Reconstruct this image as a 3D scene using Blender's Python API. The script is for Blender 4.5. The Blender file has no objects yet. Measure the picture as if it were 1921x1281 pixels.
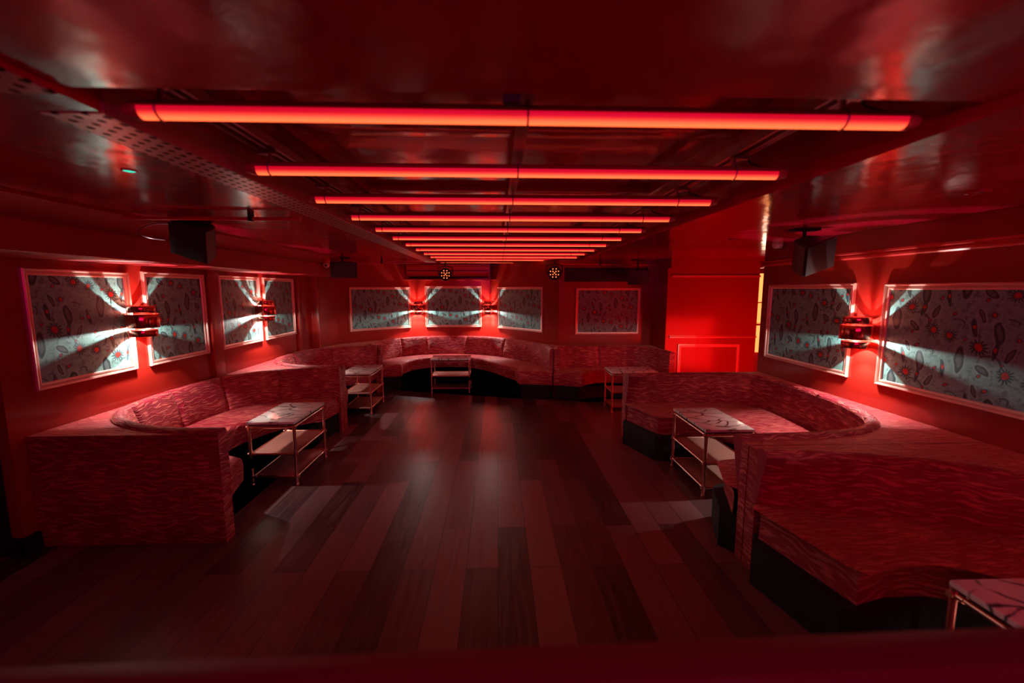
import bpy, bmesh, math, random
from mathutils import Vector, Matrix
random.seed(7)
S = bpy.context.scene
COL = S.collection
PI = math.pi

# ------------------------------------------------------------------ camera
cam_d = bpy.data.cameras.new('camera'); cam = bpy.data.objects.new('camera', cam_d); COL.objects.link(cam)
S.camera = cam
F_PX = 800.0
cam_d.sensor_width = 36.0; cam_d.lens = 36.0 * F_PX / 1921.0
cam.location = (0, 0, 1.7)
cam.rotation_euler = (PI/2 - math.atan(97/F_PX), 0, -math.atan(28/F_PX))
cam_d.clip_start = 0.02
cam_d.dof.use_dof = True; cam_d.dof.focus_distance = 4.5; cam_d.dof.aperture_fstop = 1.3

# ------------------------------------------------------------------ world, exposure
w = bpy.data.worlds.new('world'); S.world = w; w.use_nodes = True
w.node_tree.nodes['Background'].inputs[0].default_value = (0.02, 0.0006, 0.003, 1)
w.node_tree.nodes['Background'].inputs[1].default_value = 0.3
S.view_settings.view_transform = 'Standard'; S.view_settings.look = 'None'
S.view_settings.gamma = 1.0; S.view_settings.use_curve_mapping = False
S.view_settings.exposure = 0.15

def light(name, kind, loc, energy, color, parent=None, rot=(0, 0, 0), **kw):
    d = bpy.data.lights.new(name, kind); d.energy = energy; d.color = color
    for k, v in kw.items(): setattr(d, k, v)
    o = bpy.data.objects.new(name, d); COL.objects.link(o); o.location = loc; o.rotation_euler = rot
    o.parent = parent
    return o
# added magenta fill behind the camera, without a fixture, and the red lamp of the corridor beside the bright wall
light('magenta_fill_light', 'AREA', (0.2, -1.1, 1.95), 16, (1.0, 0.012, 0.26), rot=(math.radians(68), 0, 0), shape='RECTANGLE', size=3.0, size_y=0.25)
light('corridor_light', 'AREA', (3.7, 5.0, 0.65), 30, (1.0, 0.006, 0.006), rot=(math.radians(88), 0, math.radians(16)), shape='RECTANGLE', size=1.0, size_y=1.0)
SCONCE_W = 23.0
TUBE_E = 1.85

# ------------------------------------------------------------------ materials
def mat(name):
    m = bpy.data.materials.new(name); m.use_nodes = True
    nt = m.node_tree; return m, nt, nt.nodes['Principled BSDF']
def simple(name, col, rough=0.5, metal=0.0, emis=None, es=0.0, bump=None, coat=0.0):
    m, nt, b = mat(name)
    b.inputs['Base Color'].default_value = (*col, 1); b.inputs['Roughness'].default_value = rough
    b.inputs['Metallic'].default_value = metal; b.inputs['Coat Weight'].default_value = coat
    if emis: b.inputs['Emission Color'].default_value = (*emis, 1); b.inputs['Emission Strength'].default_value = es
    if bump:
        sc, st, dist = bump
        tc = nt.nodes.new('ShaderNodeTexCoord'); n = nt.nodes.new('ShaderNodeTexNoise'); n.inputs['Scale'].default_value = sc
        n.inputs['Detail'].default_value = 3
        bp = nt.nodes.new('ShaderNodeBump'); bp.inputs['Strength'].default_value = st; bp.inputs['Distance'].default_value = dist
        nt.links.new(tc.outputs['Object'], n.inputs['Vector']); nt.links.new(n.outputs['Fac'], bp.inputs['Height'])
        nt.links.new(bp.outputs[0], b.inputs['Normal'])
    return m
class G:      # small node-graph helper
    def __init__(s, nt): s.nt = nt
    def n(s, t, **kw):
        x = s.nt.nodes.new('ShaderNode' + t)
        for k, v in kw.items(): setattr(x, k, v)
        return x
    def l(s, a, b): s.nt.links.new(a, b)
    def val(s, sock, v):
        if hasattr(v, 'is_linked') or hasattr(v, 'links'): s.l(v, sock)
        else: sock.default_value = v
    def math(s, op, a, b=None, c=None, clamp=False):
        x = s.n('Math', operation=op); x.use_clamp = clamp
        s.val(x.inputs[0], a)
        if b is not None: s.val(x.inputs[1], b)
        if c is not None: s.val(x.inputs[2], c)
        return x.outputs[0]
    def ramp(s, v, lo, hi, a=0.0, b=1.0, smooth=True):
        x = s.n('MapRange'); x.interpolation_type = 'SMOOTHSTEP' if smooth else 'LINEAR'
        s.l(v, x.inputs[0]); x.inputs[1].default_value = lo; x.inputs[2].default_value = hi
        x.inputs[3].default_value = a; x.inputs[4].default_value = b
        return x.outputs[0]
    def mix(s, f, a, b):
        x = s.n('Mix', data_type='RGBA'); s.val(x.inputs[0], f)
        for i, v in ((6, a), (7, b)):
            if isinstance(v, tuple): x.inputs[i].default_value = (*v, 1)
            else: s.l(v, x.inputs[i])
        return x.outputs[2]
    def noise(s, vec, scale, detail=2, rough=0.5, dist=0.0):
        x = s.n('TexNoise'); x.inputs['Scale'].default_value = scale; x.inputs['Detail'].default_value = detail
        x.inputs['Roughness'].default_value = rough; x.inputs['Distortion'].default_value = dist
        s.l(vec, x.inputs['Vector']); return x.outputs['Fac']
    def map(s, vec, loc=(0, 0, 0), rot=(0, 0, 0), scale=(1, 1, 1)):
        x = s.n('Mapping'); s.l(vec, x.inputs[0]); x.inputs[1].default_value = loc
        x.inputs[2].default_value = rot; x.inputs[3].default_value = scale; return x.outputs[0]
    def bump(s, h, strength, dist, bsdf):
        x = s.n('Bump'); x.inputs['Strength'].default_value = strength; x.inputs['Distance'].default_value = dist
        s.l(h, x.inputs['Height']); s.l(x.outputs[0], bsdf.inputs['Normal'])

M = {}
def gloss_red(name, col, rough, s1, st):
    m, nt, b = mat(name); g = G(nt)
    tc = g.n('TexCoord').outputs['Object']
    n1 = g.noise(tc, s1, 2, 0.5); n2 = g.noise(tc, 60, 2, 0.6)
    h = g.math('ADD', n1, g.math('MULTIPLY', n2, 0.05))
    g.bump(h, st, 0.02, b)
    v = g.noise(tc, 1.3, 3, 0.6)
    g.l(g.mix(v, tuple(c*0.85 for c in col), tuple(min(1, c*1.1) for c in col)), b.inputs['Base Color'])
    g.l(g.ramp(n2, 0.3, 0.7, rough*0.8, rough*1.25), b.inputs['Roughness'])
    b.inputs['Specular IOR Level'].default_value = 0.6
    return m
M['wall'] = gloss_red('red_gloss_wall_paint', (0.34, 0.016, 0.010), 0.2, 5, 0.10)
M['ceil'] = gloss_red('red_lacquer_ceiling_paint', (0.46, 0.003, 0.026), 0.12, 3.2, 0.32)
M['bulkhead'] = simple('red_satin_bulkhead_paint', (0.40, 0.010, 0.018), 0.5, bump=(8, .2, .01))
M['trim'] = simple('red_trim_paint', (0.62, 0.05, 0.045), 0.28, bump=(40, .1, .002))
M['moulding'] = simple('rose_metallic_moulding', (0.78, 0.45, 0.37), 0.33, 0.35, bump=(30, .1, .002))
M['black'] = simple('black_matte_paint', (0.008, 0.009, 0.009), 0.6, bump=(20, .2, .004))
M['plinth'] = simple('black_plinth_laminate', (0.005, 0.005, 0.005), 0.7, bump=(60, .2, .002))
M['speaker'] = simple('black_speaker_shell', (0.02, 0.012, 0.014), 0.45, bump=(180, .3, .002))
M['speaker_side'] = simple('dark_speaker_side', (0.06, 0.02, 0.028), 0.4)
M['copper'] = simple('polished_copper', (0.75, 0.20, 0.15), 0.16, 1.0, bump=(25, .06, .003))
M['brass'] = simple('copper_tube', (0.80, 0.42, 0.33), 0.28, 1.0, bump=(50, .1, .002))
M['shelf'] = simple('copper_tray', (0.62, 0.30, 0.24), 0.42, 0.5, bump=(6, .15, .01))
M['steel'] = simple('galvanised_steel', (0.42, 0.30, 0.32), 0.35, 0.8, bump=(40, .15, .003))
M['white'] = simple('white_plastic', (0.75, 0.72, 0.70), 0.3)
M['darklens'] = simple('dark_lens_glass', (0.01, 0.01, 0.012), 0.08)
M['ac'] = simple('red_tinted_casing', (0.55, 0.05, 0.05), 0.22)  # air conditioner is whitish; the red room light is put into this colour
M['bulb'] = simple('bulb_glass_glow', (1, 1, 1), 0.4, emis=(1.0, 0.93, 0.84), es=30)
M['led'] = simple('amber_led', (0.3, 0.05, 0.02), 0.4, emis=(1.0, 0.17, 0.045), es=2.4)
M['cyan'] = simple('cyan_indicator_led', (0.05, 0.4, 0.3), 0.4, emis=(0.04, 0.9, 0.6), es=0.9)
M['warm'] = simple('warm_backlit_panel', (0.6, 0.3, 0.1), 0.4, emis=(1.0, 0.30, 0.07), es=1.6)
M['bottle'] = simple('clear_bottle_glass', (0.8, 0.75, 0.7), 0.08, 0.0, coat=0.5)
M['bottle_amber'] = simple('amber_bottle_glass', (0.5, 0.12, 0.02), 0.08, 0.0, coat=0.5)
M['rail'] = simple('dark_red_upholstered_rail', (0.12, 0.005, 0.030), 0.5, bump=(30, .2, .004))
M['railfront'] = simple('bright_red_lacquer', (0.5, 0.004, 0.004), 0.3)

# the light tube: milky diffuser, glowing on its lower half only (the upper half is the housing)
def tube_mat():
    m, nt, b = mat('red_glowing_diffuser'); g = G(nt)
    b.inputs['Base Color'].default_value = (0.6, 0.10, 0.08, 1); b.inputs['Roughness'].default_value = 0.35
    sp = g.n('SeparateXYZ'); g.l(g.n('TexCoord').outputs['Object'], sp.inputs[0])
    k = g.ramp(sp.outputs[2], -0.004, -0.029, 0.0, 1.0)        # the lamp board faces down: brightest underneath
    g.l(g.mix(k, (1.0, 0.004, 0.03), (1.0, 0.115, 0.032)), b.inputs['Emission Color'])
    g.l(g.ramp(k, 0, 1, 0.5, TUBE_E*1.1), b.inputs['Emission Strength'])
    return m
M['tube'] = tube_mat()
M['tubehouse'] = simple('tube_housing', (0.50, 0.06, 0.09), 0.35, 0.2)

# dark wood planks running away from the door
def floor_mat():
    m, nt, b = mat('dark_walnut_planks'); g = G(nt)
    tc = g.n('TexCoord').outputs['Object']
    r = g.map(tc, rot=(0, 0, PI/2))
    br = g.n('TexBrick'); g.l(r, br.inputs['Vector'])
    br.offset = 0.37; br.offset_frequency = 2
    br.inputs['Scale'].default_value = 1; br.inputs['Brick Width'].default_value = 1.22; br.inputs['Row Height'].default_value = 0.195
    br.inputs['Mortar Size'].default_value = 0.0022; br.inputs['Mortar Smooth'].default_value = 0.2; br.inputs['Bias'].default_value = 0.0
    br.inputs['Color1'].default_value = (0, 0, 0, 1); br.inputs['Color2'].default_value = (1, 1, 1, 1); br.inputs['Mortar'].default_value = (0.5, 0.5, 0.5, 1)
    sep = g.n('SeparateColor'); g.l(br.outputs['Color'], sep.inputs[0]); rnd = sep.outputs[0]
    add = g.n('VectorMath', operation='ADD'); g.l(tc, add.inputs[0])
    cmb = g.n('CombineXYZ'); g.l(g.math('MULTIPLY', rnd, 31.0), cmb.inputs[0]); g.l(g.math('MULTIPLY', rnd, 17.0), cmb.inputs[1]); g.l(cmb.outputs[0], add.inputs[1])
    gv = g.map(add.outputs[0], scale=(38, 2.2, 1))
    grain = g.noise(gv, 1.0, 6, 0.62, 0.6)
    fine = g.noise(g.map(add.outputs[0], scale=(220, 7, 1)), 1.0, 3, 0.6)
    base = g.mix(rnd, (0.035, 0.016, 0.022), (0.260, 0.118, 0.125))
    c = g.mix(g.math('MULTIPLY', g.ramp(grain, 0.4, 0.75), 0.5), base, (0.20, 0.10, 0.088))
    c = g.mix(g.math('MULTIPLY', g.ramp(fine, 0.6, 0.85), 0.3), c, (0.03, 0.015, 0.014))
    c = g.mix(br.outputs['Fac'], c, (0.006, 0.003, 0.003))
    g.l(c, b.inputs['Base Color'])
    g.l(g.ramp(grain, 0.3, 0.8, 0.27, 0.42), b.inputs['Roughness'])
    h = g.math('ADD', g.math('MULTIPLY', grain, 0.25), g.math('MULTIPLY', br.outputs['Fac'], -1.0))
    g.bump(h, 0.35, 0.002, b)
    return m
M['floor'] = floor_mat()

# crushed velvet with irregular zebra ripples, UV in metres (u along, v up)
def velvet(name, dark, lite, vscale=44.0):
    m, nt, b = mat(name); g = G(nt)
    uv = g.n('TexCoord').outputs['UV']
    warp = g.n('TexNoise'); warp.inputs['Scale'].default_value = 5.0; warp.inputs['Detail'].default_value = 2; g.l(uv, warp.inputs['Vector'])
    sub = g.n('VectorMath', operation='SUBTRACT'); g.l(warp.outputs['Color'], sub.inputs[0]); sub.inputs[1].default_value = (.5, .5, .5)
    sc = g.n('VectorMath', operation='MULTIPLY'); g.l(sub.outputs[0], sc.inputs[0]); sc.inputs[1].default_value = (0.05, 0.11, 0)
    ad = g.n('VectorMath', operation='ADD'); g.l(uv, ad.inputs[0]); g.l(sc.outputs[0], ad.inputs[1])
    n1 = g.noise(g.map(ad.outputs[0], scale=(9.0, vscale*1.6, 1)), 1.0, 1.0, 0.5, 0.3)
    stripe = g.ramp(n1, 0.49, 0.62)
    patch = g.noise(g.map(uv, scale=(2.6, 3.4, 1)), 1.0, 3, 0.6)
    fine = g.noise(uv, 300, 2, 0.6)
    c = g.mix(g.math('MULTIPLY', stripe, g.ramp(patch, 0.25, 0.65, 0.35, 1.0)), dark, lite)
    c = g.mix(g.math('MULTIPLY', g.ramp(patch, 0.45, 0.75), 0.35), c, lite)
    g.l(c, b.inputs['Base Color'])
    b.inputs['Roughness'].default_value = 0.62
    b.inputs['Specular IOR Level'].default_value = 0.25
    b.inputs['Sheen Weight'].default_value = 0.45; b.inputs['Sheen Roughness'].default_value = 0.35
    b.inputs['Sheen Tint'].default_value = (1.0, 0.36, 0.26, 1)
    h = g.math('ADD', g.math('MULTIPLY', stripe, 1.0), g.math('MULTIPLY', fine, 0.15))
    g.bump(h, 0.8, 0.006, b)
    return m
M['velvet'] = velvet('red_zebra_velvet', (0.27, 0.006, 0.026), (0.62, 0.12, 0.105))
M['velvet_seat'] = velvet('red_zebra_velvet_seat', (0.31, 0.010, 0.030), (0.62, 0.12, 0.105), 38)
M['velvet_flat'] = velvet('red_brushed_velvet_deck', (0.38, 0.022, 0.034), (0.52, 0.080, 0.072), 26)

# marble with dark branching veins
def marble():
    m, nt, b = mat('white_marble_dark_veins'); g = G(nt)
    tc = g.n('TexCoord').outputs['Object']
    w1 = g.n('TexNoise'); w1.inputs['Scale'].default_value = 5; w1.inputs['Detail'].default_value = 4; g.l(tc, w1.inputs['Vector'])
    mx = g.n('Mix', data_type='RGBA'); mx.inputs[0].default_value = 0.10
    g.l(tc, mx.inputs[6]); g.l(w1.outputs['Color'], mx.inputs[7])
    rt = g.map(mx.outputs[2], rot=(0, 0, 0.6), scale=(1, 2.0, 1))
    v = g.n('TexVoronoi', feature='DISTANCE_TO_EDGE'); v.inputs['Scale'].default_value = 5.0; g.l(rt, v.inputs['Vector'])
    vein = g.ramp(v.outputs['Distance'], 0.0, 0.075, 1, 0)
    gate = g.ramp(g.noise(tc, 6, 2), 0.42, 0.56)
    c = g.mix(g.noise(tc, 9, 4, 0.6), (0.72, 0.60, 0.57), (0.86, 0.78, 0.74))
    c = g.mix(g.math('MULTIPLY', vein, gate), c, (0.05, 0.035, 0.045))
    g.l(c, b.inputs['Base Color']); b.inputs['Roughness'].default_value = 0.14
    return m
M['marble'] = marble()

# perforated steel: staggered oblong dark holes
def perforated():
    m, nt, b = mat('perforated_pink_steel'); g = G(nt)
    tc = g.n('TexCoord').outputs['Object']; sp = g.n('SeparateXYZ'); g.l(tc, sp.inputs[0])
    row = g.math('DIVIDE', sp.outputs[0], 0.041); ri = g.math('FLOOR', row)
    off = g.math('MULTIPLY', g.math('FLOORED_MODULO', ri, 2.0), 0.5)
    cy = g.math('ADD', g.math('DIVIDE', sp.outputs[1], 0.055), off)
    fx = g.math('SUBTRACT', g.math('FRACT', row), 0.5); fy = g.math('SUBTRACT', g.math('FRACT', cy), 0.5)
    d = g.math('SQRT', g.math('ADD', g.math('POWER', g.math('DIVIDE', fx, 0.24), 2), g.math('POWER', g.math('DIVIDE', fy, 0.24), 2)))
    hole = g.ramp(d, 0.9, 1.1, 1, 0)
    g.l(g.mix(hole, (0.50, 0.20, 0.22), (0.012, 0.001, 0.002)), b.inputs['Base Color'])
    b.inputs['Metallic'].default_value = 0.35
    g.l(g.ramp(hole, 0, 1, 0.32, 0.9), b.inputs['Roughness'])
    g.bump(g.math('SUBTRACT', 1.0, hole), 0.6, 0.003, b)
    return m
M['perf'] = perforated()

# printed wallpaper: pale teal ground, dark leaves, red-eyed flowers, tendrils, half-drop repeat
def wallpaper():
    m, nt, b = mat('botanical_print_wallpaper'); g = G(nt)
    tc = g.n('TexCoord').outputs['Object']
    wn = g.n('TexNoise'); wn.inputs['Scale'].default_value = 9; wn.inputs['Detail'].default_value = 2; g.l(tc, wn.inputs['Vector'])
    sb = g.n('VectorMath', operation='SUBTRACT'); g.l(wn.outputs['Color'], sb.inputs[0]); sb.inputs[1].default_value = (.5, .5, .5)
    ms = g.n('VectorMath', operation='MULTIPLY'); g.l(sb.outputs[0], ms.inputs[0]); ms.inputs[1].default_value = (.045, 0, .045)
    av = g.n('VectorMath', operation='ADD'); g.l(tc, av.inputs[0]); g.l(ms.outputs[0], av.inputs[1])
    sp = g.n('SeparateXYZ'); g.l(av.outputs[0], sp.inputs[0])
    TX, TY = 0.46, 0.48
    cx_ = g.math('DIVIDE', g.math('ADD', sp.outputs[0], 10.12), TX); ci = g.math('FLOOR', cx_)
    u = g.math('MULTIPLY', g.math('FRACT', cx_), TX)
    vv = g.math('ADD', g.math('ADD', sp.outputs[2], 10.08), g.math('MULTIPLY', g.math('FLOORED_MODULO', ci, 2.0), TY/2))
    v = g.math('MULTIPLY', g.math('FRACT', g.math('DIVIDE', vv, TY)), TY)
    cb = g.n('CombineXYZ'); g.l(u, cb.inputs[0]); g.l(v, cb.inputs[1]); P = cb.outputs[0]
    def ell(x, y, a, bb, rot=0.0, lo=0.85, hi=1.0):
        q = g.n('Mapping', vector_type='TEXTURE'); g.l(P, q.inputs[0]); q.inputs[1].default_value = (x, y, 0)
        q.inputs[2].default_value = (0, 0, rot); q.inputs[3].default_value = (a, bb, 1)
        ln = g.n('VectorMath', operation='LENGTH'); g.l(q.outputs[0], ln.inputs[0])
        return g.ramp(ln.outputs['Value'], lo, hi, 1, 0), q.outputs[0], ln.outputs['Value']
    blot = g.noise(av.outputs[0], 26, 3, 0.65); big = g.noise(av.outputs[0], 5, 2, 0.5)
    c = g.mix(blot, (0.10, 0.25, 0.24), (0.27, 0.58, 0.53))
    # swirling hairlines
    hl = g.noise(av.outputs[0], 11, 1.5, 0.5, 1.2)
    line = g.ramp(g.math('ABSOLUTE', g.math('SUBTRACT', hl, 0.5)), 0.006, 0.014, 1, 0)
    hl2 = g.noise(av.outputs[0], 19, 1, 0.5, 0.6)
    line2 = g.ramp(g.math('ABSOLUTE', g.math('SUBTRACT', hl2, 0.47)), 0.008, 0.02, 1, 0)
    c = g.mix(g.math('MULTIPLY', line, 0.6), c, (0.10, 0.20, 0.22))
    c = g.mix(g.math('MULTIPLY', line2, 0.38), c, (0.14, 0.27, 0.29))
    spk = g.ramp(g.noise(av.outputs[0], 24, 3, 0.65), 0.54, 0.60)
    c = g.mix(g.math('MULTIPLY', spk, 0.62), c, (0.07, 0.13, 0.14))
    halo = (0.28, 0.52, 0.48); dark = (0.035, 0.075, 0.085); red = (0.42, 0.03, 0.02)
    # tendril: ring arcs
    for (x, y, r, t) in ((0.30, 0.13, 0.085, .010), (0.10, 0.36, 0.05, .008), (0.40, 0.40, 0.03, .007), (.22, .30, .022, .006)):
        _, q, ln = ell(x, y, r, r*0.8)
        ring = g.ramp(g.math('ABSOLUTE', g.math('SUBTRACT', ln, 0.85)), t/r*0.6, t/r*0.95, 1, 0)
        sq = g.n('SeparateXYZ'); g.l(q, sq.inputs[0])
        ring = g.math('MULTIPLY', ring, g.ramp(g.math('ADD', sq.outputs[0], sq.outputs[1]), -0.2, 0.1))
        c = g.mix(g.math('MULTIPLY', ring, 0.85), c, dark)
    # big leaves with pale outline
    for (x, y, a, bb, r) in ((0.13, 0.14, 0.036, 0.095, 0.0), (0.335, 0.33, 0.032, 0.08, 0.12), (0.41, 0.20, 0.02, 0.05, -0.5), (.235, .425, .017, .045, .5), (.27, .09, .022, .05, .9)):
        c = g.mix(g.math('MULTIPLY', ell(x, y, a+0.010, bb+0.012, r)[0], .5), c, halo)
        c = g.mix(ell(x, y, a, bb, r)[0], c, dark)
        c = g.mix(g.math('MULTIPLY', ell(x, y, a*0.5, bb*0.7, r)[0], 0.55), c, (0.16, 0.24, 0.24))
    # spiky flowers with red hearts
    for (x, y, a) in ((0.235, 0.225, 0.056), (0.058, 0.29, 0.045), (0.40, 0.075, 0.05)):
        _, q, ln = ell(x, y, a, a)
        sq = g.n('SeparateXYZ'); g.l(q, sq.inputs[0])
        ang = g.math('ARCTAN2', sq.outputs[1], sq.outputs[0])
        rad = g.math('ADD', 0.72, g.math('MULTIPLY', g.math('SINE', g.math('MULTIPLY', ang, 13.0)), 0.26))
        pet = g.ramp(g.math('SUBTRACT', ln, rad), -0.05, 0.05, 1, 0)
        c = g.mix(pet, c, dark)
        c = g.mix(ell(x, y, a*0.42, a*0.42)[0], c, red)
    # spindle pods: dark body, red eyes
    for (x, y, r) in ((0.20, 0.35, 0.25), (0.33, 0.22, -0.15), (0.03, 0.06, 0.2)):
        c = g.mix(g.math('MULTIPLY', ell(x, y, 0.024, 0.058, r)[0], .4), c, halo)
        c = g.mix(ell(x, y, 0.017, 0.066, r)[0], c, dark)
        c = g.mix(ell(x, y+0.008, 0.0105, 0.0145, r)[0], c, red)
    for (x, y, s) in ((0.30, 0.44, .010), (.16, .27, .008), (.44, .29, .010), (.07, .43, .009), (.26, .05, .009), (.375, .14, .007)):
        c = g.mix(ell(x, y, s*1.9, s*1.5, .6)[0], c, dark)
        c = g.mix(ell(x, y, s, s)[0], c, red)
    g.l(c, b.inputs['Base Color']); b.inputs['Roughness'].default_value = 0.5
    b.inputs['Specular IOR Level'].default_value = 0.3
    g.bump(blot, 0.15, 0.001, b)
    return m
M['paper'] = wallpaper()

# ------------------------------------------------------------------ object helpers
def tag(o, label=None, cat=None, group=None, kind=None):
    if label: o['label'] = label
    if cat: o['category'] = cat
    if group: o['group'] = group
    if kind: o['kind'] = kind
    return o
def thing(name, label, cat, loc=(0, 0, 0), rz=0.0, group=None):
    o = bpy.data.objects.new(name, None); COL.objects.link(o); o.location = loc; o.rotation_euler = (0, 0, rz)
    o.empty_display_size = 0.1
    return tag(o, label, cat, group)
def finish(name, bm, m, parent=None, angle=35, smooth=True):
    me = bpy.data.meshes.new(name); bmesh.ops.recalc_face_normals(bm, faces=bm.faces[:]); bm.to_mesh(me); bm.free()
    if isinstance(m, (list, tuple)):
        for q in m: me.materials.append(q)
    else: me.materials.append(m)
    if smooth:
        for p in me.polygons: p.use_smooth = True
        me.set_sharp_from_angle(angle=math.radians(angle))
    o = bpy.data.objects.new(name, me); COL.objects.link(o); o.parent = parent
    return o
def struct(name, bm, m, angle=35):
    o = finish(name, bm, m, None, angle); o['kind'] = 'structure'; return o
def copy_tree(o, parent=None):
    c = o.copy(); COL.objects.link(c); c.parent = parent
    for ch in list(o.children): copy_tree(ch, c)
    return c
def box(bm, lo, hi, bev=0.0, mi=0, mtx=None):
    r = bmesh.ops.create_cube(bm, size=1.0)
    vs = r['verts']
    for v in vs:
        v.co = Vector([lo[i] + (v.co[i] + 0.5) * (hi[i] - lo[i]) for i in range(3)])
    fs = list({f for v in vs for f in v.link_faces})
    for f in fs: f.material_index = mi
    if bev > 0:
        es = list({e for f in fs for e in f.edges})
        q = bmesh.ops.bevel(bm, geom=es, offset=bev, segments=2, profile=0.7, affect='EDGES')
        vs = list({v for f in q['faces'] for v in f.verts} | {v for v in vs if v.is_valid})
    if mtx is not None: bmesh.ops.transform(bm, matrix=mtx, verts=[v for v in vs if v.is_valid])
    return vs
def tube(bm, a, b, r, seg=14, cap=True, r2=None, mi=0):
    a, b = Vector(a), Vector(b); d = (b - a).normalized()
    up = Vector((0, 0, 1)) if abs(d.z) < 0.9 else Vector((1, 0, 0))
    x = d.cross(up).normalized(); y = d.cross(x)
    r2 = r if r2 is None else r2
    R0 = [bm.verts.new(a + (x*math.cos(t) + y*math.sin(t))*r) for t in [2*PI*i/seg for i in range(seg)]]
    R1 = [bm.verts.new(b + (x*math.cos(t) + y*math.sin(t))*r2) for t in [2*PI*i/seg for i in range(seg)]]
    fs = []
    for i in range(seg): fs.append(bm.faces.new((R0[i], R0[(i+1) % seg], R1[(i+1) % seg], R1[i])))
    if cap: fs.append(bm.faces.new(R0)); fs.append(bm.faces.new(R1))
    for f in fs: f.material_index = mi
def lathe(bm, prof, c=(0, 0, 0), seg=32, mi=0):
    rings = []
    for (r, z) in prof:
        rings.append([bm.verts.new((c[0] + r*math.cos(2*PI*i/seg), c[1] + r*math.sin(2*PI*i/seg), c[2] + z)) for i in range(seg)] if r > 1e-6 else [bm.verts.new((c[0], c[1], c[2] + z))])
    for a, b in zip(rings, rings[1:]):
        for i in range(seg):
            j = (i+1) % seg
            if len(a) == 1 and len(b) == 1: continue
            if len(a) == 1: f = bm.faces.new((a[0], b[i], b[j]))
            elif len(b) == 1: f = bm.faces.new((a[i], a[j], b[0]))
            else: f = bm.faces.new((a[i], a[j], b[j], b[i]))
            f.material_index = mi
def path_tube(bm, pts, r, seg=10, mi=0):
    pts = [Vector(p) for p in pts]; rings = []
    for i, p in enumerate(pts):
        d = (pts[min(i+1, len(pts)-1)] - pts[max(i-1, 0)]).normalized()
        up = Vector((0, 0, 1)) if abs(d.z) < 0.9 else Vector((1, 0, 0))
        x = d.cross(up).normalized(); y = d.cross(x)
        rings.append([bm.verts.new(p + (x*math.cos(2*PI*k/seg) + y*math.sin(2*PI*k/seg))*r) for k in range(seg)])
    for a, b in zip(rings, rings[1:]):
        for k in range(seg): bm.faces.new((a[k], a[(k+1) % seg], b[(k+1) % seg], b[k])).material_index = mi
    bm.faces.new(rings[0]); bm.faces.new(rings[-1])
def prism(bm, poly, z0, z1, mi=0):
    lo = [bm.verts.new((x, y, z0)) for x, y in poly]; hi = [bm.verts.new((x, y, z1)) for x, y in poly]
    n = len(poly)
    for i in range(n): bm.faces.new((lo[i], lo[(i+1) % n], hi[(i+1) % n], hi[i])).material_index = mi
    f1 = bm.faces.new(lo); f2 = bm.faces.new(hi)
    for f in (f1, f2): f.material_index = mi
    return f2
def extrude_y(bm, sec, y0, y1):     # section in x,z swept along y
    a = [bm.verts.new((x, y0, z)) for x, z in sec]; b = [bm.verts.new((x, y1, z)) for x, z in sec]
    n = len(sec)
    for i in range(n): bm.faces.new((a[i], a[(i+1) % n], b[(i+1) % n], b[i]))
    bm.faces.new(a); bm.faces.new(b)
def NB(): return bmesh.new()
def cat(P, n=8):
    P = [Vector(p) for p in P]; out = []
    Q = [2*P[0]-P[1]] + P + [2*P[-1]-P[-2]]
    for i in range(1, len(Q)-2):
        a, b, c, d = Q[i-1], Q[i], Q[i+1], Q[i+2]
        for k in range(n):
            t = k/n
            out.append(0.5*((2*b) + (c-a)*t + (2*a-5*b+4*c-d)*t*t + (-a+3*b-3*c+d)*t**3))
    out.append(P[-1]); return out
def resample(P, step):
    L = [0.0]
    for a, b in zip(P, P[1:]): L.append(L[-1] + (b-a).length)
    n = max(2, int(L[-1]/step)); out = []
    j = 0
    for i in range(n+1):
        s = L[-1]*i/n
        while j < len(L)-2 and L[j+1] < s: j += 1
        t = 0 if L[j+1] == L[j] else (s-L[j])/(L[j+1]-L[j])
        out.append(P[j].lerp(P[j+1], min(1, max(0, t))))
    return out, L[-1]

# ------------------------------------------------------------------ room shell
XL, XR = -3.05, 3.03
CZ = 2.2          # side ceilings
bm = NB(); box(bm, (-4.2, -1.6, -0.1), (5.4, 9.2, 0.0)); struct('floor', bm, M['floor'])
bm = NB()         # ceiling: two side bands, near band, raised centre bay with shallow cross beams
box(bm, (-4.2, -1.6, CZ), (-1.12, 9.2, CZ+0.5)); box(bm, (1.37, -1.6, 2.18), (5.4, 9.2, CZ+0.5))
box(bm, (-1.105, -1.6, 2.215), (1.37, 1.20, CZ+0.5)); box(bm, (-1.12, -1.6, 2.32), (-1.09, 1.20, CZ+0.5))
box(bm, (-1.12, 8.05, CZ), (1.37, 9.2, CZ+0.5))
box(bm, (-1.12, 1.20, 2.46), (1.37, 8.05, CZ+0.5))
for yy in (1.98, 3.25, 4.5, 5.75, 7.0): box(bm, (-0.92, yy, 2.42), (1.12, yy+0.16, 2.47), 0.006)
box(bm, (-1.12, 1.24, 2.40), (-0.92, 8.05, 2.47)); box(bm, (1.12, 1.24, 2.40), (1.37, 8.05, 2.47))
struct('ceiling', bm, M['ceil'])
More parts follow.
